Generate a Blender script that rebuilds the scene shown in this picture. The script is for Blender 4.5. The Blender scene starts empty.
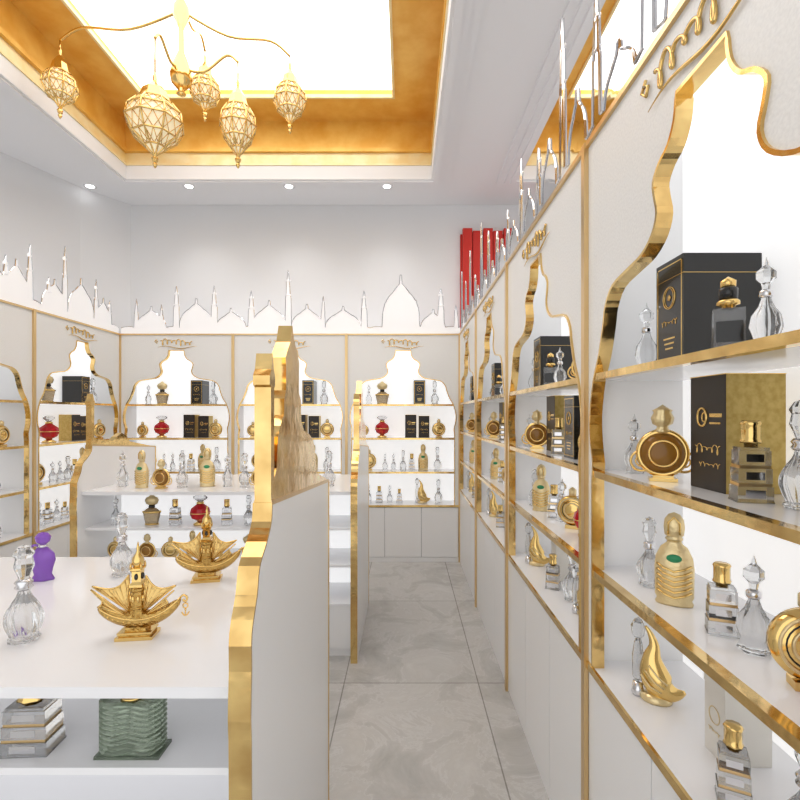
import bpy, math, random
from mathutils import Vector, Matrix
random.seed(4)
scene = bpy.context.scene
scene.view_settings.view_transform = 'Standard'
F = 486.0; EYE = 1.5

# ---------------------------------------------------------------- materials
MATS = {}
def mat(name, base, rough=0.5, metal=0.0, emis=None, es=0.0, trans=0.0, ior=1.45, noise=None, bump=None, coat=0.0):
    m = bpy.data.materials.new(name); m.use_nodes = True
    nt = m.node_tree; b = nt.nodes['Principled BSDF']
    b.inputs['Base Color'].default_value = (*base, 1)
    b.inputs['Roughness'].default_value = rough
    b.inputs['Metallic'].default_value = metal
    b.inputs['IOR'].default_value = ior
    b.inputs['Transmission Weight'].default_value = trans
    b.inputs['Coat Weight'].default_value = coat
    if emis:
        b.inputs['Emission Color'].default_value = (*emis, 1)
        b.inputs['Emission Strength'].default_value = es
    if noise or bump:
        tc = nt.nodes.new('ShaderNodeTexCoord')
    if noise:
        sc, c2, det = noise
        n = nt.nodes.new('ShaderNodeTexNoise'); n.inputs['Scale'].default_value = sc
        n.inputs['Detail'].default_value = det
        nt.links.new(tc.outputs['Object'], n.inputs['Vector'])
        r = nt.nodes.new('ShaderNodeValToRGB')
        r.color_ramp.elements[0].position = 0.35; r.color_ramp.elements[1].position = 0.65
        r.color_ramp.elements[0].color = (*base, 1); r.color_ramp.elements[1].color = (*c2, 1)
        nt.links.new(n.outputs['Fac'], r.inputs['Fac'])
        nt.links.new(r.outputs['Color'], b.inputs['Base Color'])
    if bump:
        sc, st = bump
        n2 = nt.nodes.new('ShaderNodeTexNoise'); n2.inputs['Scale'].default_value = sc
        nt.links.new(tc.outputs['Object'], n2.inputs['Vector'])
        bp = nt.nodes.new('ShaderNodeBump'); bp.inputs['Strength'].default_value = st
        bp.inputs['Distance'].default_value = 0.01
        nt.links.new(n2.outputs['Fac'], bp.inputs['Height'])
        nt.links.new(bp.outputs['Normal'], b.inputs['Normal'])
    MATS[name] = m
    return m

mat('wall_paint', (.75,.75,.76), .7, bump=(60,.05))
mat('ceiling_paint', (.84,.84,.86), .6)
mat('tray_fill_glow', (.9,.9,.9), .5, emis=(1,.97,.93), es=2.4)  # added glowing panels inside the ceiling trays, fill light for the room
mat('ceiling_gold', (.80,.43,.07), .35, .25, noise=(6,(.90,.57,.14),6))
mat('ceiling_gold_pale', (.88,.70,.34), .35, .2, noise=(9,(.92,.80,.5),6))
mat('white_panel', (.90,.90,.89), .38, noise=(160,(.82,.82,.815),3))
mat('white_satin', (.88,.88,.885), .28)
mat('white_gloss', (.88,.88,.90), .12)
mat('glow_back', (.90,.90,.91), .5, emis=(1,1,1), es=.5)  # emission put into white panels, stands in for cabinet and shelf lighting
mat('groove', (.3,.3,.3), .6)
mat('gold', (.87,.63,.26), .12, 1.0, bump=(16,.14), noise=(11,(.66,.43,.16),3))  # brown noise patches paint dark reflections into the gold
mat('gold_trim', (.74,.53,.27), .28, 1.0, bump=(30,.12))
mat('gold_bottle', (.80,.56,.21), .14, 1.0, bump=(16,.10))
mat('gold_ornate', (.56,.36,.11), .26, 1.0, bump=(150,.6))
mat('gold_sail', (.66,.45,.17), .24, 1.0, bump=(90,.4))
mat('gold_cream', (.78,.63,.35), .28, .7, bump=(120,.2))
mat('silver', (.70,.70,.72), .12, 1.0)
mat('mirror', (.68,.69,.71), .04, 1.0, bump=(9,.16))
mat('cut_white', (.92,.92,.94), .25, emis=(1,1,1), es=.18)  # faint emission added so the white cutouts look brighter; not lamps
mat('glass', (.84,.85,.86), .03, trans=.93, ior=1.45)
mat('glass_dark', (.50,.40,.26), .04, trans=.65, ior=1.42)
mat('glass_amber', (.38,.18,.03), .06, trans=.45, ior=1.4)
mat('glass_green', (.42,.50,.39), .05, trans=.75, ior=1.42)
mat('glass_red', (.62,.01,.02), .06, trans=.25, ior=1.42)
mat('glass_purple', (.34,.14,.66), .08, trans=.35, ior=1.42)
mat('black_gloss', (.007,.007,.007), .22, coat=.25)
mat('dark_wood', (.025,.018,.014), .35)
mat('gold_paper', (.48,.33,.09), .38, .7, noise=(70,(.60,.44,.15),4))
mat('cream_card', (.78,.75,.69), .55)
mat('green_label', (.03,.28,.12), .4)
mat('lamp_glass', (.88,.78,.58), .25, emis=(1,.80,.48), es=.35)
mat('downlight', (1,1,1), .4, emis=(1,1,1), es=8)
mat('red_panel', (.58,.022,.013), .5, bump=(8,.1))

m = bpy.data.materials.new('floor_marble'); m.use_nodes = True; MATS['floor_marble'] = m
nt = m.node_tree; b = nt.nodes['Principled BSDF']; b.inputs['Roughness'].default_value = .25
tc = nt.nodes.new('ShaderNodeTexCoord'); mp = nt.nodes.new('ShaderNodeMapping')
mp.inputs['Location'].default_value = (.34+.75*10, -2.72+1.2*10, 0)
nt.links.new(tc.outputs['Object'], mp.inputs['Vector'])
br = nt.nodes.new('ShaderNodeTexBrick'); br.offset = 0; br.squash = 1
br.inputs['Scale'].default_value = 1; br.inputs['Mortar Size'].default_value = .0035
br.inputs['Brick Width'].default_value = .75; br.inputs['Row Height'].default_value = 1.2
br.inputs['Color1'].default_value = (.95,.95,.95,1); br.inputs['Color2'].default_value = (1,1,1,1)
br.inputs['Mortar'].default_value = (.52,.51,.49,1)
nt.links.new(mp.outputs['Vector'], br.inputs['Vector'])
n1 = nt.nodes.new('ShaderNodeTexNoise'); n1.inputs['Scale'].default_value = 2.8; n1.inputs['Detail'].default_value = 11
n1.inputs['Distortion'].default_value = .9; n1.inputs['Roughness'].default_value = .7
nt.links.new(tc.outputs['Object'], n1.inputs['Vector'])
rp = nt.nodes.new('ShaderNodeValToRGB'); e = rp.color_ramp.elements
e[0].position = .30; e[0].color = (.42,.41,.395,1); e[1].position = .7; e[1].color = (.63,.625,.61,1)
x = e.new(.49); x.color = (.535,.525,.51,1); x = e.new(.512); x.color = (.61,.605,.595,1); x = e.new(.53); x.color = (.545,.535,.52,1)
nt.links.new(n1.outputs['Fac'], rp.inputs['Fac'])
mx = nt.nodes.new('ShaderNodeMixRGB'); mx.blend_type = 'MULTIPLY'; mx.inputs['Fac'].default_value = 1
nt.links.new(rp.outputs['Color'], mx.inputs['Color1']); nt.links.new(br.outputs['Color'], mx.inputs['Color2'])
nt.links.new(mx.outputs['Color'], b.inputs['Base Color'])

# ---------------------------------------------------------------- mesh builder
class MB:
    def __init__(s): s.v=[]; s.f=[]; s.m=[]; s.sm=[]; s.mats=[]
    def mi(s, n):
        if n not in s.mats: s.mats.append(n)
        return s.mats.index(n)
    def add(s, vs, fs, mt, smooth=False, T=None):
        o = len(s.v); i = s.mi(mt)
        for p in vs:
            s.v.append(tuple(T @ Vector(p)) if T is not None else tuple(p))
        for f in fs:
            s.f.append([o+k for k in f]); s.m.append(i); s.sm.append(smooth)
    def box(s, x0,x1,y0,y1,z0,z1, mt, T=None):
        vs=[(x0,y0,z0),(x1,y0,z0),(x1,y1,z0),(x0,y1,z0),(x0,y0,z1),(x1,y0,z1),(x1,y1,z1),(x0,y1,z1)]
        s.add(vs,[(0,3,2,1),(4,5,6,7),(0,1,5,4),(1,2,6,5),(2,3,7,6),(3,0,4,7)],mt,False,T)
    def lathe(s, prof, mt, seg=24, c=(0,0,0), sx=1, sy=1, lobes=0, amp=0, twist=0, smooth=True, T=None, rot=0):
        vs=[]; fs=[]; n=len(prof)
        for (r,z) in prof:
            r=max(r,1e-5)
            for k in range(seg):
                a=2*math.pi*k/seg+rot
                rr=r*(1+amp*math.cos(lobes*a+twist*z)) if lobes else r
                vs.append((c[0]+rr*sx*math.cos(a), c[1]+rr*sy*math.sin(a), c[2]+z))
        for i in range(n-1):
            for k in range(seg):
                k2=(k+1)%seg
                fs.append((i*seg+k,i*seg+k2,(i+1)*seg+k2,(i+1)*seg+k))
        fs.append(tuple(reversed(range(seg)))); fs.append(tuple((n-1)*seg+k for k in range(seg)))
        s.add(vs,fs,mt,smooth,T)
    def tube(s, path, r, mt, seg=6, sq=1.0, closed=False, smooth=True, T=None):
        n=len(path); P=[Vector(p) for p in path]; R=r if isinstance(r,(list,tuple)) else [r]*n
        vs=[]; fs=[]; up=None
        for i in range(n):
            if closed: t=P[(i+1)%n]-P[(i-1)%n]
            else: t=P[min(i+1,n-1)]-P[max(i-1,0)]
            if t.length<1e-9: t=Vector((0,0,1))
            t.normalize()
            if up is None: up=Vector((0,1,0)) if abs(t.y)<.9 else Vector((0,0,1))
            u=up-t*up.dot(t)
            if u.length<1e-6: u=t.orthogonal()
            u.normalize(); w=t.cross(u); up=u
            for k in range(seg):
                a=2*math.pi*k/seg
                vs.append(P[i]+u*(math.cos(a)*R[i]*sq)+w*(math.sin(a)*R[i]))
        m_=n if closed else n-1
        for i in range(m_):
            j=(i+1)%n
            for k in range(seg):
                k2=(k+1)%seg; fs.append((i*seg+k,i*seg+k2,j*seg+k2,j*seg+k))
        if not closed:
            fs.append(tuple(reversed(range(seg)))); fs.append(tuple((n-1)*seg+k for k in range(seg)))
        s.add(vs,fs,mt,smooth,T)
    def ring(s, c, R, r, mt, ax='y', seg=28, rs=8, sx=1, sz=1):
        pts=[]
        for k in range(seg):
            a=2*math.pi*k/seg
            if ax=='y': pts.append((c[0]+R*sx*math.cos(a),c[1],c[2]+R*sz*math.sin(a)))
            elif ax=='x': pts.append((c[0],c[1]+R*sx*math.cos(a),c[2]+R*sz*math.sin(a)))
            else: pts.append((c[0]+R*sx*math.cos(a),c[1]+R*sz*math.sin(a),c[2]))
        s.tube(pts,r,mt,rs,closed=True)
    def ball(s, c, r, mt, sx=1, sy=1, sz=1, seg=16):
        pr=[(r*math.sin(math.pi*i/10), -r*sz*math.cos(math.pi*i/10)) for i in range(11)]
        s.lathe(pr,mt,seg,c,sx,sy)
    def prism(s, poly, fn, t0, t1, mt, mside, ):
        n=len(poly)
        vs=[fn(p,t0) for p in poly]+[fn(p,t1) for p in poly]
        s.add(vs,[tuple(range(n)),tuple(reversed(range(n,2*n)))],mt)
        s.add(vs,[(i,(i+1)%n,n+(i+1)%n,n+i) for i in range(n)],mside)
    def ribbon(s, pl, v0, v1, t, mt, fn=None):
        fn = fn or (lambda a,v,z:(a,v,z))
        n=len(pl); vs=[]; fs=[]
        for i in range(n):
            a=Vector(pl[max(i-1,0)]); c=Vector(pl[min(i+1,n-1)]); d=(c-a)
            if d.length<1e-9: d=Vector((0,1))
            d.normalize(); nn=Vector((-d.y,d.x))*t/2; p=Vector(pl[i])
            for q,v in ((p-nn,v0),(p+nn,v0),(p+nn,v1),(p-nn,v1)): vs.append(fn(q.x,v,q.y))
        for i in range(n-1):
            for k in range(4):
                k2=(k+1)%4; fs.append((i*4+k,i*4+k2,(i+1)*4+k2,(i+1)*4+k))
        fs.append((3,2,1,0)); fs.append(tuple((n-1)*4+k for k in range(4)))
        s.add(vs,fs,mt)
    def mesh(s, name):
        me=bpy.data.meshes.new(name); me.from_pydata(s.v,[],s.f)
        for n in s.mats: me.materials.append(MATS[n])
        me.polygons.foreach_set('material_index',s.m); me.polygons.foreach_set('use_smooth',s.sm)
        me.validate(); me.update()
        import bmesh
        bm=bmesh.new(); bm.from_mesh(me); bmesh.ops.recalc_face_normals(bm,faces=bm.faces); bm.to_mesh(me); bm.free()
        return me
    def obj(s, name, loc=(0,0,0), rz=0):
        return put(s.mesh(name), name, loc, rz)

def put(me, name, loc=(0,0,0), rz=0, sc=1):
    o=bpy.data.objects.new(name,me); scene.collection.objects.link(o)
    o.location=loc; o.rotation_euler=(0,0,rz); o.scale=sc if isinstance(sc,tuple) else (sc,sc,sc); return o

def catmull(pts, k=4):
    out=[]; n=len(pts)
    for i in range(n-1):
        p0=Vector(pts[max(i-1,0)]); p1=Vector(pts[i]); p2=Vector(pts[i+1]); p3=Vector(pts[min(i+2,n-1)])
        for j in range(k):
            t=j/k
            out.append(tuple(.5*((2*p1)+(p2-p0)*t+(2*p0-5*p1+4*p2-p3)*t*t+(3*p1-p0-3*p2+p3)*t**3)))
    out.append(tuple(pts[-1])); return out

# ---------------------------------------------------------------- room shell
CZ=3.79
b=MB(); b.box(-5,4.6,-2,5.5,-.05,0,'floor_marble'); b.obj('floor')
b=MB(); b.box(-3.0,4.6,5.30,5.45,0,4.4,'wall_paint'); b.obj('wall_back')
b=MB()
b.prism([(-4.2,-2),(-4.2,2.6),(-3.52,4.23),(-3.262,4.88),(-2.99,5.30),(-3.2,5.44),(-3.5,5.0),(-4.4,2.6),(-4.4,-2)],
        lambda p,t:(p[0],p[1],t),0,4.4,'wall_paint','wall_paint')
b.obj('wall_left')
b=MB(); b.box(4.5,4.6,-2,5.30,0,4.4,'wall_paint'); b.obj('wall_right')
xs=[-4.2,-2.66,.27,1.06,3.3,4.5]; y0,y1,ya,yb=-2,5.3,.6,4.62
b=MB()
b.box(-4.2,4.5,y0,ya,CZ,CZ+.06,'ceiling_paint'); b.box(-4.2,4.5,yb,y1,CZ,CZ+.06,'ceiling_paint')
for i in (0,2,4): b.box(xs[i],xs[i+1],ya,yb,CZ,CZ+.06,'ceiling_paint')
for (a,c) in ((xs[1],xs[2]),(xs[3],xs[4])):
    b.box(a-.02,c+.02,ya-.02,yb+.02,CZ+.56,CZ+.6,'tray_fill_glow')
b.obj('ceiling')
def coffer(a,c,name):
    b=MB()
    def frame(off,w,z0,z1,mt):
        A,C,Y0,Y1=a-off,c+off,ya-off,yb+off
        b.box(A-w,C+w,Y1,Y1+w,z0,z1,mt); b.box(A-w,C+w,Y0-w,Y0,z0,z1,mt)
        b.box(A-w,A,Y0,Y1,z0,z1,mt); b.box(C,C+w,Y0,Y1,z0,z1,mt)
    frame(.0,.16,CZ-.025,CZ,'ceiling_paint'); frame(.0,.10,CZ-.05,CZ-.025,'ceiling_paint'); frame(.0,.05,CZ-.075,CZ-.05,'ceiling_paint')
    frame(-.02,.02,CZ-.06,CZ+.07,'ceiling_paint')
    frame(-.03,.03,CZ+.07,CZ+.09,'ceiling_gold_pale')
    frame(.0,.02,CZ+.09,CZ+.22,'ceiling_gold_pale')
    frame(.0,.02,CZ+.22,CZ+.56,'ceiling_gold')
    frame(-.03,.03,CZ+.20,CZ+.235,'ceiling_gold')
    frame(-.36,.36,CZ+.50,CZ+.56,'ceiling_gold')
    frame(-.38,.02,CZ+.48,CZ+.51,'ceiling_gold_pale')
    return b.obj(name)
coffer(xs[1],xs[2],'trim_1'); coffer(xs[3],xs[4],'trim_2')
for px in (189,289,387,90):
    d=4.86; X=(px-405)/F*d
    b=MB()
    b.lathe([(.035,-.004),(.055,-.006),(.06,-.002),(.06,0)],'white_gloss',24)
    b.lathe([(.036,-.0065),(.034,-.007),(0,-.007)],'downlight',20)
    b.obj('recessed_downlight',(X,d,CZ))
    if px!=90:
        L=bpy.data.lights.new('spot','SPOT'); L.energy=16; L.spot_size=1.9; L.spot_blend=1; L.shadow_soft_size=.08
        o=bpy.data.objects.new('downlight_beam',L); scene.collection.objects.link(o); o.location=(X,d-.02,CZ-.03)
b=MB()
for i in range(8):
    x0=.62+i*.11
    b.box(x0,x0+.1,5.20+.02*(i%2),5.26+.02*(i%2),2.35,3.5-.02*(i%2),'red_panel')
b.box(.6,1.53,5.27,5.297,2.33,3.46,'red_panel')
b.obj('red_wall_panel')

# ---------------------------------------------------------------- display cabinets
HW=.5775; TOP=2.33
PROF=[(.525,1.30),(.52,1.36),(.535,1.42),(.54,1.50),(.515,1.60),(.475,1.67),(.445,1.75),(.43,1.80),(.385,1.845),(.30,1.862),(.225,1.875),
      (.175,1.905),(.155,1.945),(.165,1.985),(.17,2.02),(.145,2.05),(.11,2.07),(.085,2.11),(.078,2.16)]
PC=catmull(PROF,3)
def wat(z):
    if z<=PC[0][1]: return .525
    for i in range(len(PC)-1):
        if PC[i][1]<=z<=PC[i+1][1]:
            t=(z-PC[i][1])/max(1e-6,PC[i+1][1]-PC[i][1]); return PC[i][0]*(1-t)+PC[i+1][0]*t
    return 0
def cabinet(shelves, name):
    b=MB(); zb=shelves[-1]
    prof=[(.525,zb)]+PC
    for sgn in (-1,1):
        for i in range(len(prof)-1):
            (w0,z0),(w1,z1)=prof[i],prof[i+1]
            for v in (0,.02):
                b.add([(sgn*HW,v,z0),(sgn*w0,v,z0),(sgn*w1,v,z1),(sgn*HW,v,z1)],[(0,1,2,3)],'white_panel')
        b.box(min(sgn*HW,sgn*(HW-.012)),max(sgn*HW,sgn*(HW-.012)),0.001,.30,0,TOP-.001,'white_satin')
        b.box(min(sgn*HW,sgn*(HW-.013)),max(sgn*HW,sgn*(HW-.013)),-.014,0,0,TOP,'gold_trim')
    zt=prof[-1][1]
    b.box(-HW,HW,0,.02,zt,TOP,'white_panel')
    b.box(-HW,HW,-.010,0,TOP-.016,TOP,'gold_trim')
    full=[(-w,z) for w,z in prof]+[(w,z) for w,z in reversed(prof)]
    b.ribbon(full,-.006,.030,.008,'gold')
    b.box(-HW+.012,HW-.012,.288,.30,0,TOP,'glow_back')
    b.box(-HW+.012,HW-.012,.02,.288,TOP-.02,TOP,'glow_back')
    for z in shelves:
        last = z==zb
        if not last:
            b.box(-HW+.012,HW-.012,.021,.287,z-.016,z,'white_gloss')
            w=wat(z-.01)-.005
            b.box(-w,w,-.004,.021,z-.018,z+.001,'gold')
        else:
            b.box(-HW+.012,HW-.012,.0,.287,z-.02,z,'white_gloss')
            b.box(-HW,HW,-.008,.0,z-.020,z+.001,'gold')
    b.box(-HW+.012,HW-.012,.014,.26,.0,zb-.02,'groove')
    n=3; W=(2*HW-.028)/n
    for i in range(n):
        a=-HW+.014+i*W
        b.box(a+.002,a+W-.002,0,.013,.05,zb-.026,'white_satin')
    b.box(-HW+.012,HW-.012,.003,.013,0,.046,'white_satin')
    pts=[]
    for k in range(180):
        t=k/179; th=t*7*2*math.pi
        am=.010+.022*abs(math.sin(t*6.3+.8))**2
        pts.append((-.16+.32*t+.013*math.sin(th),-.006,2.238+am*math.cos(th)+.010*math.sin(t*5)))
    b.tube(pts,.0048,'gold_bottle',5)
    b.tube([(-.19+.40*t/16,-.006,2.19+.012*math.sin(t*.5)) for t in range(17)],[.001+.0035*math.sin(math.pi*t/16) for t in range(17)],'gold_bottle',5)
    b.tube([(-.20,-.006,2.27),(-.22,-.006,2.25),(-.20,-.006,2.232),(-.19,-.006,2.25),(-.21,-.006,2.26)],.004,'gold_bottle',5)
    return b.mesh(name)
SH_B=[1.61,1.265,.92,.58]; SH_R=[1.62,1.335,1.04,.75]
meB=cabinet(SH_B,'display_cabinet'); meR=cabinet(SH_R,'display_cabinet')
BY=4.96; RX=.56; LX=-2.91
mods=[]
for i in range(3): mods.append((meB,(LX+HW+(i*2*HW)*1.0012,BY,0),0,SH_B,'B'))
for i in range(4): mods.append((meR,(RX,BY-HW-i*2*HW,0),-math.pi/2,SH_R,'R'))
for i in range(3): mods.append((meB,(LX,BY-HW-i*2*HW,0),math.pi/2,SH_B,'L'))
for me,loc,rz,_,_ in mods: put(me,'display_cabinet',loc,rz)

# ---------------------------------------------------------------- skylines
def skyline(L, feats, face, line, name, loc, rz, base=.06):
    def h(u):
        z=base+.015*abs(math.sin(u*21))
        for k,c,w,H in feats:
            du=abs(u-c)
            if k=='m':
                if du<w*.5: z=max(z,H*.55)
                if du<w*.38: z=max(z,H*.60+.01)
                if du<w*.30: z=max(z,H*.80)
                if du<w*.22: z=max(z,H*.80+H*.2*(1-du/(w*.22)))
            else:
                if du<w*.5:
                    q=2*du/w; z=max(z,H*.25+H*.5*math.sqrt(max(0,1-q*q))+H*.12*max(0,1-q*2.2))
                if du<.010: z=max(z,H)
        return z
    n=int(L/.005); b=MB(); us=[i*L/n for i in range(n+1)]; hs=[h(u) for u in us]
    vs=[];fs=[]
    for u,z in zip(us,hs): vs+= [(u,0,0),(u,0,z),(u,.008,z),(u,.008,0)]
    for i in range(n):
        o=i*4; p=o+4
        fs+=[(o,p,p+1,o+1),(o+2,p+2,p+3,o+3)]
    b.add(vs,fs,face)
    b.add(vs,[(i*4+1,i*4+5,i*4+6,i*4+2) for i in range(n)]+[(0,1,2,3),(n*4,n*4+3,n*4+2,n*4+1)],'silver')
    b.tube([(u,-.001,z) for u,z in zip(us,hs)],.0040,line,4,smooth=False)
    for k,c,w,H in feats:
        if k=='m':
            b.ball((c,.004,H*.60),w*.55,face,sy=.3,sz=.35,seg=10)
            b.ball((c,.004,H*.82),w*.42,face,sy=.35,sz=.8,seg=10)
    return b.obj(name,loc,rz)
fb=[]
for px,H in ((135,.36),(160,.3),(175,.5),(213,.5),(250,.45),(287,.66),(322,.4),(363,.45),(384,.32),(415,.36),(440,.48),(455,.3)):
    fb.append(('m',(px-405)/98-LX,.06 if H>.4 else .04,H))
for px,w,H in ((150,.3,.28),(195,.34,.36),(230,.3,.26),(268,.34,.34),(306,.32,.3),(342,.36,.28),(400,.38,.60),(432,.25,.25)):
    fb.append(('d',(px-405)/98-LX,w,H))
skyline(3*2*HW,fb,'cut_white','silver','skyline_cutout',(LX+.01,BY+.006,TOP),0)
random.seed(9)
fl=[]; fr=[]
for d,H in ((4.8,.3),(4.59,.45),(4.17,.62),(3.98,.3),(3.78,.5),(3.55,.34),(3.3,.5),(2.9,.4),(2.4,.6),(2.0,.4)):
    fl.append(('m',d-1.5,.06,H))
for d,w,H in ((4.7,.25,.3),(4.38,.35,.4),(4.05,.3,.3),(3.65,.25,.34),(3.42,.3,.3),(3.1,.35,.5),(2.65,.3,.4),(2.2,.35,.5)):
    fl.append(('d',d-1.5,w,H))
skyline(3.45,fl,'cut_white','silver','skyline_cutout',(LX-.006,1.50,TOP),math.pi/2)
for k in range(15):
    u=.1+k*.31; fr.append(('m',u,.05,random.choice([.30,.42,.52,.60])))
    fr.append(('d',u+.15,random.uniform(.14,.20),random.uniform(.16,.26)))
skyline(4.5,fr,'mirror','silver','skyline_cutout',(RX+.006,BY-.01,TOP),-math.pi/2,base=.03)

# ---------------------------------------------------------------- island units
def island(x0,x1,d0,dw,top,shelves,name):
    b=MB(); y0=d0; y1=d0+dw
    near=catmull([(-.07,0),(-.07,.80),(-.075,.93),(-.07,1.02),(-.068,1.09),(-.035,1.15),(-.018,1.20),(.03,1.235),(.065,1.27),(.072,1.31)],3)
    topm=[(.072,1.56),(.062,1.565),(.062,1.585),(.075,1.60),(.085,1.635),(.095,1.60),(.105,1.585),(.105,1.565),(.098,1.56),(.098,1.36)]
    topp=topm+[(.118,1.38),(.13,1.45),(.15,1.475),(.185,1.50),(.19,1.54),(.205,1.56),(.205,1.62),(.2,1.64),(.225,1.665),(.25,1.685),(.272,1.73),
          (.295,1.69),(.33,1.67),(.355,1.64),(.35,1.62),(.35,1.56),(.375,1.54),(.38,1.48),(.42,1.455),(.50,1.44),(.56,1.42),(.60,1.36),(.62,1.31),(.70,1.29),(.80,1.27),(.86,1.25)]
    topl=topm+[(.13,1.34),(.3,1.325),(.34,1.35),(.40,1.375),(.46,1.35),(.5,1.31),(.86,1.25)]
    for X,sg in ((x0,1),(x1,-1)):
        a,c=(X,X+.036) if sg>0 else (X-.036,X)
        fn=lambda p,t:(t,d0+.025+p[0],p[1])
        b.prism([(-.07,0)]+near[1:]+[(.86,1.25),(.86,0)],fn,a,c,'white_satin','gold')
        b.prism([near[-1]]+(topl if sg>0 else topp),fn,a,c,'gold','gold')
        r=lambda u,v,z:(v,d0+.025+u,z)
        b.ribbon(near,a-.003,c+.003,.006,'gold',r)
        b.ribbon([(.86,0),(.86,1.25)],a-.003,c+.003,.012,'gold',r)
        b.ribbon([near[-1],(.86,1.252)],a-.002,c+.002,.010,'gold_trim',r)
    a,c=x0+.037,x1-.037
    b.box(a,c,y0,y1,top-.022,top,'white_gloss')
    ym=(y0+y1)/2
    b.box(a,c,ym-.01,ym+.01,0,top-.022,'glow_back')
    for z in shelves:
        b.box(a,c,y0+.03,ym-.01,z-.015,z,'white_gloss'); b.box(a,c,ym+.01,y1-.03,z-.015,z,'white_gloss')
    zb=shelves[-1]-.015
    b.box(a,c,y0+.05,y1-.05,0,zb,'groove')
    n=4; W=(c-a)/n
    for i in range(n):
        for (p,q) in ((y0+.036,y0+.049),(y1-.049,y1-.036)):
            b.box(a+i*W+.002,a+(i+1)*W-.002,p,q,.05,zb-.003,'white_satin')
    b.box(a,c,y0+.046,y1-.046,0.001,.045,'white_satin')
    return b.obj(name)
ZA=.965; ZBT=1.03; ZS=.785
island(-2.02,-.29,.955,.875,ZA,[ZS,.55,.30],'island_display_shelf')
island(-2.02,-.29,2.98,.86,ZBT,[.80,.57,.33],'island_display_shelf')

# ---------------------------------------------------------------- products
G='gold_bottle'
def swirl_glass_perfume_bottle():
    b=MB()
    b.lathe(catmull([(.0,0),(.026,0),(.031,.006),(.027,.012),(.033,.03),(.037,.048),(.035,.068),(.025,.088),(.015,.105),(.011,.118),(.011,.13)],3),'glass',54,lobes=9,amp=.08,twist=34)
    b.lathe([(.014,.120),(.019,.126),(.015,.132),(.019,.138),(.014,.145)],'silver',24)
    b.lathe([(.009,.142),(.012,.152),(.021,.175),(.017,.196),(.022,.205),(.012,.222),(0,.226)],'glass',8,smooth=False)
    return b
def slim_glass_perfume_bottle():
    b=MB()
    b.lathe([(0,0),(.026,0),(.028,.004),(.022,.02),(.03,.045),(.026,.07),(.014,.09),(.009,.105),(.009,.115)],'glass',36,lobes=6,amp=.08,twist=0)
    b.lathe([(.011,.108),(.014,.112),(.014,.122),(.010,.126)],'silver',20)
    b.lathe([(.007,.126),(.010,.14),(.019,.15),(.019,.165),(.006,.178),(0,.2)],'glass',6,smooth=False)
    return b
def tiered_glass_perfume_bottle():
    b=MB()
    for i in range(3):
        z=.003+i*.032; w=.028-.0015*i
        b.box(-w,w,-w*.75,w*.75,z,z+.026,'glass')
        b.box(-w*.93,w*.93,-w*.7,w*.7,z+.026,z+.032,'gold_trim' if i<2 else 'glass')
        b.box(-w*.55,w*.55,-w*.78,-w*.75,z+.006,z+.02,'silver')
    b.box(-.029,.029,-.022,.022,0,.003,'glass')
    b.lathe([(.011,.098),(.011,.106),(.016,.106),(.017,.110),(.015,.114),(.015,.138),(.017,.142),(.014,.147),(0,.147)],G,16,lobes=8,amp=.05)
    return b
def black_cap_perfume_bottle():
    b=MB()
    b.box(-.026,.026,-.018,.018,0,.085,'glass'); b.box(-.022,.022,-.0195,-.018,.02,.06,'black_gloss')
    b.lathe([(.012,.085),(.012,.092),(.02,.094),(.02,.10),(.016,.104)],G,20)
    b.lathe([(.016,.104),(.017,.125),(.013,.128)],'black_gloss',20)
    b.lathe([(.013,.128),(.014,.14),(0,.15)],G,20)
    b.box(-.028,.028,-.02,.02,.0,.004,G)
    return b
def round_amber_perfume_bottle():
    b=MB()
    b.box(-.03,.03,-.02,.02,0,.008,G); b.box(-.022,.022,-.015,.015,.008,.014,G)
    b.ball((0,0,.066),.048,'glass_amber',sy=.5,seg=28)
    b.ring((0,0,.066),.051,.007,G,'y',36)
    for s in (-1,1): b.ring((0,s*.018,.066),.030,.003,G,'y',30)
    for s in (-1,1):
        b.ring((s*.045,0,.046),.024,.003,G,'y',20); b.ring((s*.045,0,.046),.013,.002,G,'y',20)
    b.lathe([(.012,.115),(.018,.118),(.012,.124),(.011,.130),(.020,.136),(.023,.15),(.017,.163),(.02,.168),(.009,.175),(0,.182)],'gold_cream',24,lobes=8,amp=.1,sy=.8)
    return b
def art_deco_perfume_bottle():
    b=MB()
    b.lathe([(0,0),(.038,0),(.040,.004),(.036,.012),(.040,.02),(.041,.085),(.038,.11),(.028,.132),(.016,.142),(.014,.150)],'gold_cream',32,sy=.5)
    for i in range(6):
        z=.022+i*.012
        for s in (-1,1):
            b.tube([(-.036,s*.012,z+.012),(-.02,s*.019,z+.004),(0,s*.0215,z-.002),(.02,s*.019,z+.004),(.036,s*.012,z+.012)],.0026,G,6)
    b.lathe([(0,-.002),(.016,-.001),(.014,.002),(0,.003)],'green_label',24,T=Matrix.Translation((0,-.021,.110))@Matrix.Rotation(math.pi/2,4,'X'),sy=.6)
    b.lathe([(.017,.148),(.019,.152),(.015,.157),(.02,.16),(.022,.178),(.02,.196),(.012,.208),(0,.213)],'gold_cream',24,sy=.6)
    b.tube([(-.012,-.012,.163),(-.012,-.013,.19),(0,-.013,.203),(.012,-.013,.19),(.012,-.012,.163)],.0022,G,6)
    return b
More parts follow.
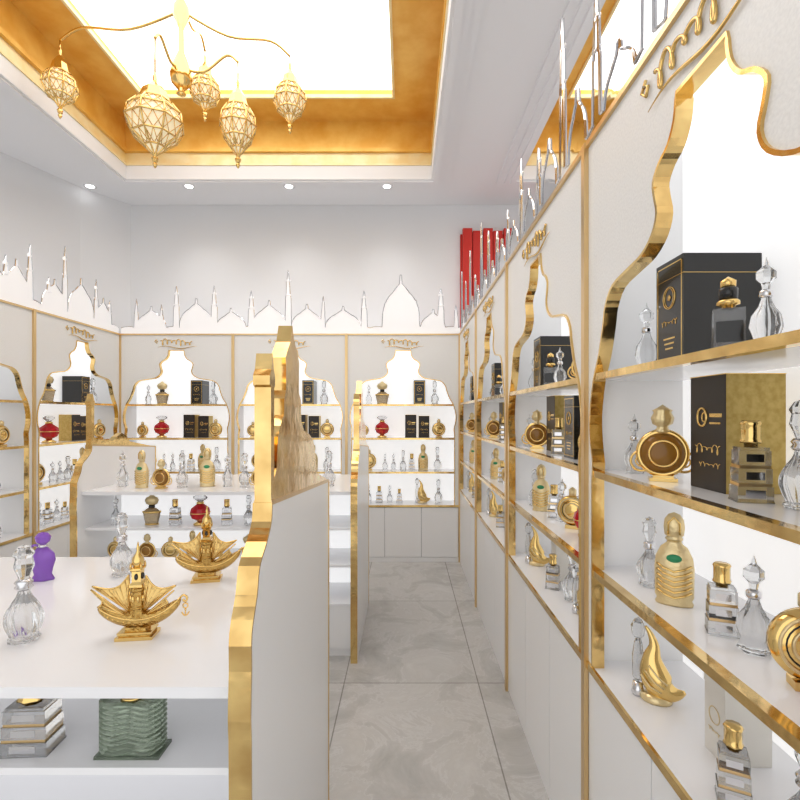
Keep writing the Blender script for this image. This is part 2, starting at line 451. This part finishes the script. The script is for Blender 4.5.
def genie_perfume_bottle():
    b=MB()
    P=catmull([(-.022,0,.165),(-.012,0,.150),(-.004,0,.125),(-.008,0,.098),(-.006,0,.07),(.004,0,.042),(.022,0,.027),(.042,0,.026),(.058,0,.034)],3)
    R0=[.003,.006,.011,.019,.029,.033,.026,.014,.004]
    R=[r[0] for r in catmull([(x,0) for x in R0],3)]
    b.tube(P,R,G,18,sq=.75)
    b.lathe([(0,0),(.032,0),(.034,.004),(.03,.012),(.02,.018)],'gold_cream',24,sy=.75)
    for k in range(3):
        b.tube([(-.03+.008*k,-.019,.06+.012*k),(-.01+.008*k,-.026,.04+.012*k),(.012+.006*k,-.022,.03+.01*k)],.002,'gold_cream',6)
    b.lathe([(0,.0),(.012,.01),(.013,.06),(.009,.09),(.006,.10),(.013,.108),(.016,.128),(.008,.145),(0,.15)],'glass',8,c=(-.038,.008,.03),smooth=False)
    b.lathe([(.013,0),(.015,.006),(.011,.03)],'silver',16,c=(-.038,.008,.0))
    return b
def ship_perfume_bottle():
    b=MB(); g='gold_ornate'
    b.box(-.043,.043,-.028,.028,0,.008,G); b.box(-.036,.036,-.023,.023,.008,.014,g)
    b.box(-.039,.039,-.025,.025,.014,.018,G); b.box(-.024,.024,-.017,.017,.018,.028,g)
    P=[];R=[]
    for i in range(25):
        t=-1+2*i/24
        P.append((t*.096+.004,0,.042+.030*abs(t)**2.0+(.014*max(0,t)**3))); R.append(.017*max(0,1-t*t)**.6+.003)
    b.tube(P,R,g,14)
    for s in (-1,1): b.tube([(p[0],s*r*.95,p[2]+.005) for p,r in zip(P,R)],.0022,G,6)
    for k in range(11):
        x=-.065+.013*k
        b.ball((x,-.017*max(0,1-(x/.096)**2)**.6,.042+.03*(x/.096)**2-.002),.003,G,seg=8)
    b.tube(catmull([(.096,0,.084),(.106,0,.096),(.116,0,.090),(.112,0,.080),(.106,0,.086)],4),.0028,G,6)
    b.ring((.112,0,.070),.006,.0018,G,'y',12); b.ball((.112,0,.060),.003,G,seg=8)
    b.tube([(.103,0,.054),(.108,0,.047),(.112,0,.045),(.116,0,.047),(.121,0,.054)],.002,G,6); b.tube([(.112,0,.058),(.112,0,.044)],.0016,G,6)
    def sail(s,hub,rim,y0,belly,mt='gold_sail',nr=7):
        R_=catmull(rim,4); n=len(R_); m=8
        for off in (0,.0022):
            vs=[];fs=[]
            for i,(rx,rz) in enumerate(R_):
                for j in range(m+1):
                    q=j/m; f=i/(n-1)
                    vs.append((s*(hub[0]*(1-q)+rx*q), y0-belly*math.sin(math.pi*q)*math.sin(math.pi*f)+.0014*math.cos(f*nr*2*math.pi)*q+off, hub[1]*(1-q)+rz*q))
            for i in range(n-1):
                for j in range(m): o=i*(m+1)+j; fs.append((o,o+1,o+m+2,o+m+1))
            b.add(vs,fs,mt,True)
        b.tube([(s*x,y0,z) for x,z in R_],.0022,G,6)
        for (x,z) in (R_[0],R_[-1]): b.tube([(s*hub[0],y0,hub[1]),(s*x,y0,z)],.0022,G,6)
        for k in range(1,nr-1):
            i=int(k*(n-1)/(nr-1)); f=i/(n-1); x,z=R_[i]
            b.tube([(s*(hub[0]*(1-q)+x*q),y0-.001-belly*math.sin(math.pi*q)*math.sin(math.pi*f),hub[1]*(1-q)+z*q) for q in [w/5 for w in range(6)]],.0011,G,5)
    sail(-1,(.014,.060),[(.020,.152),(.040,.128),(.066,.120),(.104,.128)],-.004,.010)
    sail(-1,(.020,.054),[(.104,.122),(.088,.104),(.078,.092),(.084,.078)],-.010,.006)
    sail(1,(.014,.060),[(.020,.150),(.036,.126),(.058,.116),(.090,.122)],-.004,.010)
    sail(1,(.020,.054),[(.088,.112),(.074,.100),(.068,.092),(.074,.082)],-.010,.006)
    b.lathe([(.019,.05),(.019,.070),(.022,.073),(.017,.078),(.016,.112),(.021,.116),(.021,.121),(.015,.125)],g,8,smooth=False)
    for k in range(8):
        a=2*math.pi*(k+.5)/8; b.ball((.0155*math.cos(a),.0155*math.sin(a),.095),.004,G,seg=8,sz=2.2)
    b.lathe([(.021,.124),(.021,.130),(.018,.133),(.015,.136),(.015,.162),(.019,.165),(.019,.169),(.012,.172)],G,4,smooth=False,rot=math.pi/4)
    for s in (-1,1):
        for (x,y) in ((s*.0112,0),(0,s*.0112)): b.ball((x,y,.149),.0045,'black_gloss',seg=8,sz=1.8)
    for sx in (-1,1):
        for sy in (-1,1): b.lathe([(.003,.168),(.003,.176),(.0005,.184)],G,6,c=(sx*.012,sy*.012,0))
    b.lathe([(.010,.171),(.0145,.181),(.013,.193),(.006,.204),(.003,.212),(.004,.216),(.001,.233)],G,16,lobes=8,amp=.06)
    return b
def figure_perfume_bottle():
    b=MB()
    b.lathe([(0,0),(.03,0),(.032,.005),(.024,.02),(.028,.04),(.036,.065),(.034,.085),(.02,.10),(.012,.108)],'glass_purple',28,sy=.6,lobes=5,amp=.09,twist=18)
    b.lathe([(.012,.106),(.014,.11),(.012,.116)],'silver',16)
    b.lathe([(.009,.116),(.02,.125),(.024,.14),(.014,.152),(0,.156)],'glass_purple',12,smooth=False,sy=.7)
    b.ring((-.022,0,.1),.014,.004,'glass_purple','y',16)
    return b
def red_globe_perfume_bottle():
    b=MB()
    b.lathe([(0,0),(.03,0),(.03,.006),(.014,.014),(.014,.02)],G,24)
    b.lathe([(.014,.018),(.036,.03),(.045,.052),(.04,.075),(.02,.09),(.013,.095)],'glass_red',12,smooth=False)
    b.lathe([(.014,.093),(.018,.098),(.013,.105)],G,20)
    b.lathe([(.01,.105),(.02,.110),(.032,.118),(.034,.126),(.02,.134),(0,.136)],'glass',10,sy=.5,smooth=False)
    b.ring((0,0,.055),.044,.002,G,'z',24)
    return b
def crown_flask_perfume_bottle():
    b=MB()
    b.lathe([(0,0),(.034,0),(.036,.005),(.046,.05),(.05,.07),(.03,.088),(.014,.094)],'glass_dark',12,sy=.55,smooth=False)
    b.lathe([(.038,0),(.039,.006),(.037,.008)],G,24,sy=.58)
    b.lathe([(.052,.066),(.053,.072),(.05,.076)],G,24,sy=.58)
    b.lathe([(.013,.092),(.018,.096),(.015,.108)],'black_gloss',20)
    b.lathe([(.015,.108),(.03,.115),(.038,.135),(.03,.15),(.018,.155),(.008,.166),(0,.17)],'gold_cream',20,sy=.6,lobes=10,amp=.06)
    return b
def gold_disc_perfume_bottle():
    b=MB()
    b.box(-.022,.022,-.014,.014,0,.012,G)
    T=Matrix.Translation((0,0,.062))@Matrix.Rotation(math.pi/2,4,'X')
    b.lathe([(0,-.012),(.042,-.012),(.05,-.006),(.05,.006),(.042,.012),(0,.012)],G,36,T=T)
    for s in (-1,1):
        b.ring((0,s*.013,.062),.040,.0025,'gold_cream','y',28); b.ring((0,s*.013,.062),.024,.0025,'gold_cream','y',24)
        b.ring((0,s*.0125,.062),.032,.0012,'black_gloss','y',24)
    b.lathe([(.009,.11),(.013,.114),(.013,.13),(.006,.137),(0,.14)],'gold_cream',16)
    return b
def ribbed_green_perfume_bottle():
    b=MB()
    b.box(-.054,.054,-.024,.024,0,.007,'glass_green')
    prof=[]
    for i in range(10):
        z=.008+i*.0125
        prof+=[(.048,z),(.053,z+.004),(.053,z+.009),(.048,z+.0125)]
    vs=[];seg=24;fs=[]
    for (r,z) in prof:
        for k in range(seg):
            a=2*math.pi*k/seg; ca,sa=math.cos(a),math.sin(a)
            x=r*math.copysign(abs(ca)**.5,ca); y=r*.44*math.copysign(abs(sa)**.5,sa)
            vs.append((x,y,z+.005*math.cos(x*110)))
    m=len(prof)
    for i in range(m-1):
        for k in range(seg): k2=(k+1)%seg; fs.append((i*seg+k,i*seg+k2,(i+1)*seg+k2,(i+1)*seg+k))
    fs.append(tuple(reversed(range(seg)))); fs.append(tuple((m-1)*seg+k for k in range(seg)))
    b.add(vs,fs,'glass_green')
    b.lathe([(.02,.133),(.018,.142),(.012,.144),(.012,.148),(.019,.149),(.019,.168),(.0,.171)],G,20)
    return b
def _script(b,x0,x1,y,z,amp,turn,mt,r):
    pts=[]
    for k in range(60):
        t=k/59; th=t*turn*2*math.pi
        pts.append((x0+(x1-x0)*t+amp*.5*math.sin(th),y,z+amp*math.cos(th)*(.6+.4*math.sin(t*9))))
    b.tube(pts,r,mt,4)
def emblem_gift_box():
    b=MB(); w=.06; d=.09; h=.25
    b.box(-w,w,-d,d,0,h,'black_gloss')
    f=-d-.0008
    for z in (.010,h-.013): b.box(-w+.006,w-.006,f,-d,z,z+.003,G)
    for x in (-w+.006,w-.009): b.box(x,x+.003,f,-d,.010,h-.010,G)
    b.ring((0,f,.160),.026,.0016,G,'y',24,4); b.ring((0,f,.160),.019,.0012,G,'y',20,4,sz=1.2)
    b.lathe([(0,-.0005),(.008,-.0005),(.008,.001),(0,.001)],G,5,T=Matrix.Translation((0,f,.160))@Matrix.Rotation(math.pi/2,4,'X'))
    _script(b,-.035,.035,f,.10,.007,5,G,.001)
    for k in range(3): b.box(-.025+.004*k,.025-.004*k,f,-d,.06-.012*k,.064-.012*k,G)
    b.box(-w-.001,w+.001,-d-.001,d+.001,h-.045,h-.044,G)
    return b
def script_gift_box():
    b=MB(); w=.062; d=.062; h=.252
    b.box(-w,w,-d,d,0,h,'gold_paper')
    f=-d-.001
    b.box(-w,w-.0005,f,-d,0,h,'dark_wood')
    b.ring((-.018,f-.0005,.16),.020,.003,G,'y',24,5,sx=.8)
    b.ring((-.010,f-.0005,.16),.010,.002,G,'y',20,5,sx=.8)
    b.box(.008,.05,f-.0006,f,.16,.168,G); b.box(.008,.045,f-.0006,f,.145,.149,G)
    _script(b,-.045,.045,f-.0005,.09,.011,5,G,.0014); _script(b,-.03,.045,f-.0005,.055,.006,5,G,.0011)
    b.box(-w-.001,w+.001,-d-.002,d+.001,h-.002,h,G)
    return b
def cream_gift_box():
    b=MB(); w=.035; d=.05; h=.2
    b.box(-w,w,-d,d,0,h,'cream_card')
    b.box(-w-.0015,w+.0015,-d-.0015,d+.0015,h-.05,h,'cream_card')
    b.ring((0,-d-.001,.09),.018,.0012,'gold_cream','y',24,4); _script(b,-.02,.02,-d-.001,.055,.004,4,'gold_cream',.001)
    return b
FN={f.__name__:f for f in (swirl_glass_perfume_bottle,slim_glass_perfume_bottle,tiered_glass_perfume_bottle,black_cap_perfume_bottle,
 round_amber_perfume_bottle,art_deco_perfume_bottle,genie_perfume_bottle,ship_perfume_bottle,figure_perfume_bottle,red_globe_perfume_bottle,
 crown_flask_perfume_bottle,gold_disc_perfume_bottle,ribbed_green_perfume_bottle,emblem_gift_box,script_gift_box,cream_gift_box)}
MESH={k:f().mesh(k) for k,f in FN.items()}
S='swirl_glass_perfume_bottle'; SL='slim_glass_perfume_bottle'; T3='tiered_glass_perfume_bottle'; BC='black_cap_perfume_bottle'
AM='round_amber_perfume_bottle'; AD='art_deco_perfume_bottle'; GE='genie_perfume_bottle'; SH='ship_perfume_bottle'; FI='figure_perfume_bottle'
RD='red_globe_perfume_bottle'; CR='crown_flask_perfume_bottle'; GD='gold_disc_perfume_bottle'; GR='ribbed_green_perfume_bottle'
EB='emblem_gift_box'; SB='script_gift_box'; CB='cream_gift_box'
def item(k,x,y,z,rz=0,sc=1): return put(MESH[k],k,(x,y,z+.0003),rz,sc)

BACK=[ [(SL,-.36,.14,1.1),(CR,-.22,.15,1.45),(EB,.17,.17,1.0),(S,.33,.12,1.1)],
       [(GD,-.42,.14,1.2),(RD,-.22,.14,1.7),(SB,.08,.17,.95),(SB,.22,.19,.9),(GD,.37,.08,1.4)],
       [(GD,-.36,.14,1.6),(SL,-.19,.13,.95),(SL,-.10,.13,.95),(S,.0,.13,.95),(T3,.09,.13,1.2),(AD,.21,.14,1.3),(S,.36,.13,1.1)],
       [(SL,-.36,.12,1.1),(T3,-.25,.13,1.2),(SL,-.14,.13,1.0),(T3,-.04,.13,1.0),(GE,.20,.13,1.45),(S,.37,.13,1.1)] ]
RIGHT=[ [(SL,-.41,.10,.95),(EB,-.235,.155,.98),(BC,-.03,.07,1.0),(SL,.05,.085,.82),(AM,.20,.14,1.0),(CR,.36,.14,1.2)],
        [(SL,-.46,.09,.85),(AM,-.30,.085,1.05),(SB,-.155,.17,1.0),(T3,-.01,.10,1.05),(S,.06,.14,.85),(EB,.22,.15,.95),(GD,.38,.10,1.1)],
        [(S,-.395,.10,.82),(AD,-.265,.095,1.05),(T3,-.11,.11,1.0),(SL,-.03,.12,.95),(GD,.10,.12,1.2),(RD,.24,.13,1.2),(AD,.38,.12,1.0)],
        [(GE,-.36,.10,1.15),(CB,-.15,.17,1.0),(T3,-.03,.08,1.0),(S,.10,.12,1.0),(GE,.25,.12,1.0),(SL,.40,.12,1.0)] ]
for me,loc,rz,sh,w in mods:
    for z,row in zip(sh,(RIGHT if w=='R' else BACK)):
        for k,u,v,sc in row:
            c,s=math.cos(rz),math.sin(rz)
            rr=rz if 'box' in k else (rz+random.uniform(-.2,.2) if w!='R' else -.4+random.uniform(-.15,.15))
            item(k,loc[0]+u*c-v*s,loc[1]+u*s+v*c,z,rr,sc)

def on(k,px,py,z,rz=0,sc=1):
    d=(EYE-z)*F/(py-415); item(k,(px-405)/F*d,d,z,rz,sc)
on(S,24,640,ZA,0,1.0); on(FI,43,580,ZA,.2,1.0); on(S,122,575,ZA,0,.93)
on(SH,138,636,ZA,.12,.98); on(SH,207,580,ZA,.2,1.03)
item(T3,-.80,1.045,ZS,.05,(1.7,1.5,1.0)); item(GR,-.578,1.035,ZS,0,(1.25,1.2,.86)); item(AD,-1.0,1.1,ZS,0,.7); item(SL,-1.15,1.1,ZS,0,.7)
item(CR,-1.3,1.4,ZA); item(AM,-1.5,1.25,ZA)
for k,X,sc in ((SL,-1.86,1.2),(AD,-1.70,1.15),(AM,-1.56,1.05),(S,-1.44,1.0),(AD,-1.30,1.2),(SL,-1.17,1.1),(S,-1.04,1.0),(AM,-.92,1.1),(T3,-.80,1.2),(CR,-.66,1.1),(S,-.5,1.05)):
    item(k,X,3.16+.05*math.sin(X*9),ZBT,random.uniform(-.2,.2),sc)
for k,X,sc in ((SL,-1.85,.95),(CR,-1.62,1.15),(T3,-1.47,1.1),(RD,-1.31,1.4),(T3,-1.14,1.1),(S,-1.0,.85),(GD,-.85,1.1),(AM,-.7,.95),):
    item(k,X,3.11,.80,random.uniform(-.2,.2),sc)
for k,X,sc in ((GD,-1.85,1.1),(AM,-1.65,.95),(GD,-1.5,1.1),(AD,-1.36,.9),(GE,-1.2,1.0),(CR,-1.0,1.0),(SL,-.8,.9)):
    item(k,X,3.11,.57,random.uniform(-.2,.2),sc)

# ---------------------------------------------------------------- lantern chandelier
b=MB()
def lantern(X,Y,zt,w,h):
    R=w/2
    pr=[(0,0),(.012,.02*h/.5),(.006,.05),(R*.35,.10),(R*.75,.16*h/.5),(R,.24*h/.5),(R*.92,.30*h/.5),(R*.62,.36*h/.5),(R*.5,.37*h/.5)]
    b.lathe([(r*.96,z) for r,z in pr[2:]],'lamp_glass',8,(X,Y,zt),smooth=False)
    for k in range(8):
        a=2*math.pi*k/8; a2=2*math.pi*(k+1)/8
        b.tube([(X+r*math.cos(a),Y+r*math.sin(a),zt+z) for r,z in pr],.0055,G,5)
        for i in range(3,8):
            (r0,z0),(r1,z1)=pr[i],pr[i+1]
            for q in (0,.5):
                A0=(r0*math.cos(a),r0*math.sin(a)); A1=(r0*math.cos(a2),r0*math.sin(a2))
                B0=(r1*math.cos(a),r1*math.sin(a)); B1=(r1*math.cos(a2),r1*math.sin(a2))
                L0=lambda A,B,t:(X+A[0]*(1-t)+B[0]*t,Y+A[1]*(1-t)+B[1]*t)
                b.tube([(*L0(A0,A1,q),zt+z0),(*L0(B0,B1,q+.5),zt+z1)],.0026,G,4)
                b.tube([(*L0(A0,A1,q+.5),zt+z0),(*L0(B0,B1,q),zt+z1)],.0026,G,4)
    for i in (3,4,5,6,7):
        r,z=pr[i]; b.tube([(X+r*math.cos(2*math.pi*k/8),Y+r*math.sin(2*math.pi*k/8),zt+z) for k in range(8)],.006,G,5,closed=True)
    z=pr[-1][1]
    b.lathe([(R*.55,z),(R*.5,z+.02),(R*.42,z+.06),(R*.2,z+.1),(R*.08,z+.12),(.012,z+.15),(.006,z+.17)],G,8,(X,Y,zt),smooth=False)
    b.lathe([(0,-.03),(.008,-.02),(.014,-.005),(.004,.01),(.02,.03),(.008,.045)],G,10,(X,Y,zt))
    return zt+z+.16
C=(-1.45,3.15)
L=[(155,2.9,3.0,.33,.5),(238,3.1,3.10,.23,.5),(290,3.55,3.58,.24,.44),(60,3.4,3.60,.22,.40),(205,3.6,3.70,.22,.4)]
for px,d,zt,w,h in L:
    X=(px-405)/F*d
    t=lantern(X,d,zt,w,h)
    hz=max(t+.04,3.75 if zt<3.4 else 4.12)
    b.tube([(X,d,t-.01),(X,d,hz)],.005,G,6)
    P=catmull([(X,d,hz),(X*.8+C[0]*.2,d*.8+C[1]*.2,hz+.05),(C[0]*.6+X*.4,C[1]*.6+d*.4,hz-.04),(C[0],C[1],hz)],5)
    b.tube(P,.009,G,8)
b.lathe([(0,3.56),(.03,3.58),(.015,3.60),(.06,3.65),(.07,3.7),(.05,3.78),(.02,3.85),(.016,4.0),(.05,4.08),(.05,4.14),(.016,4.2),(.014,4.3),(.09,4.32),(.09,4.35)],G,16,(C[0],C[1],0))
b.obj('lantern_chandelier')

# ---------------------------------------------------------------- light
w=bpy.data.worlds.new('world'); scene.world=w; w.use_nodes=True
w.node_tree.nodes['Background'].inputs[0].default_value=(1,1,1,1); w.node_tree.nodes['Background'].inputs[1].default_value=1.4

cam=bpy.data.cameras.new('cam'); co=bpy.data.objects.new('camera',cam); scene.collection.objects.link(co)
co.location=(0,0,EYE); co.rotation_euler=(math.pi/2,0,0); cam.sensor_width=36; cam.lens=36*F/800
cam.shift_x=-5/800; cam.shift_y=15/800; cam.clip_start=.02
scene.camera=co
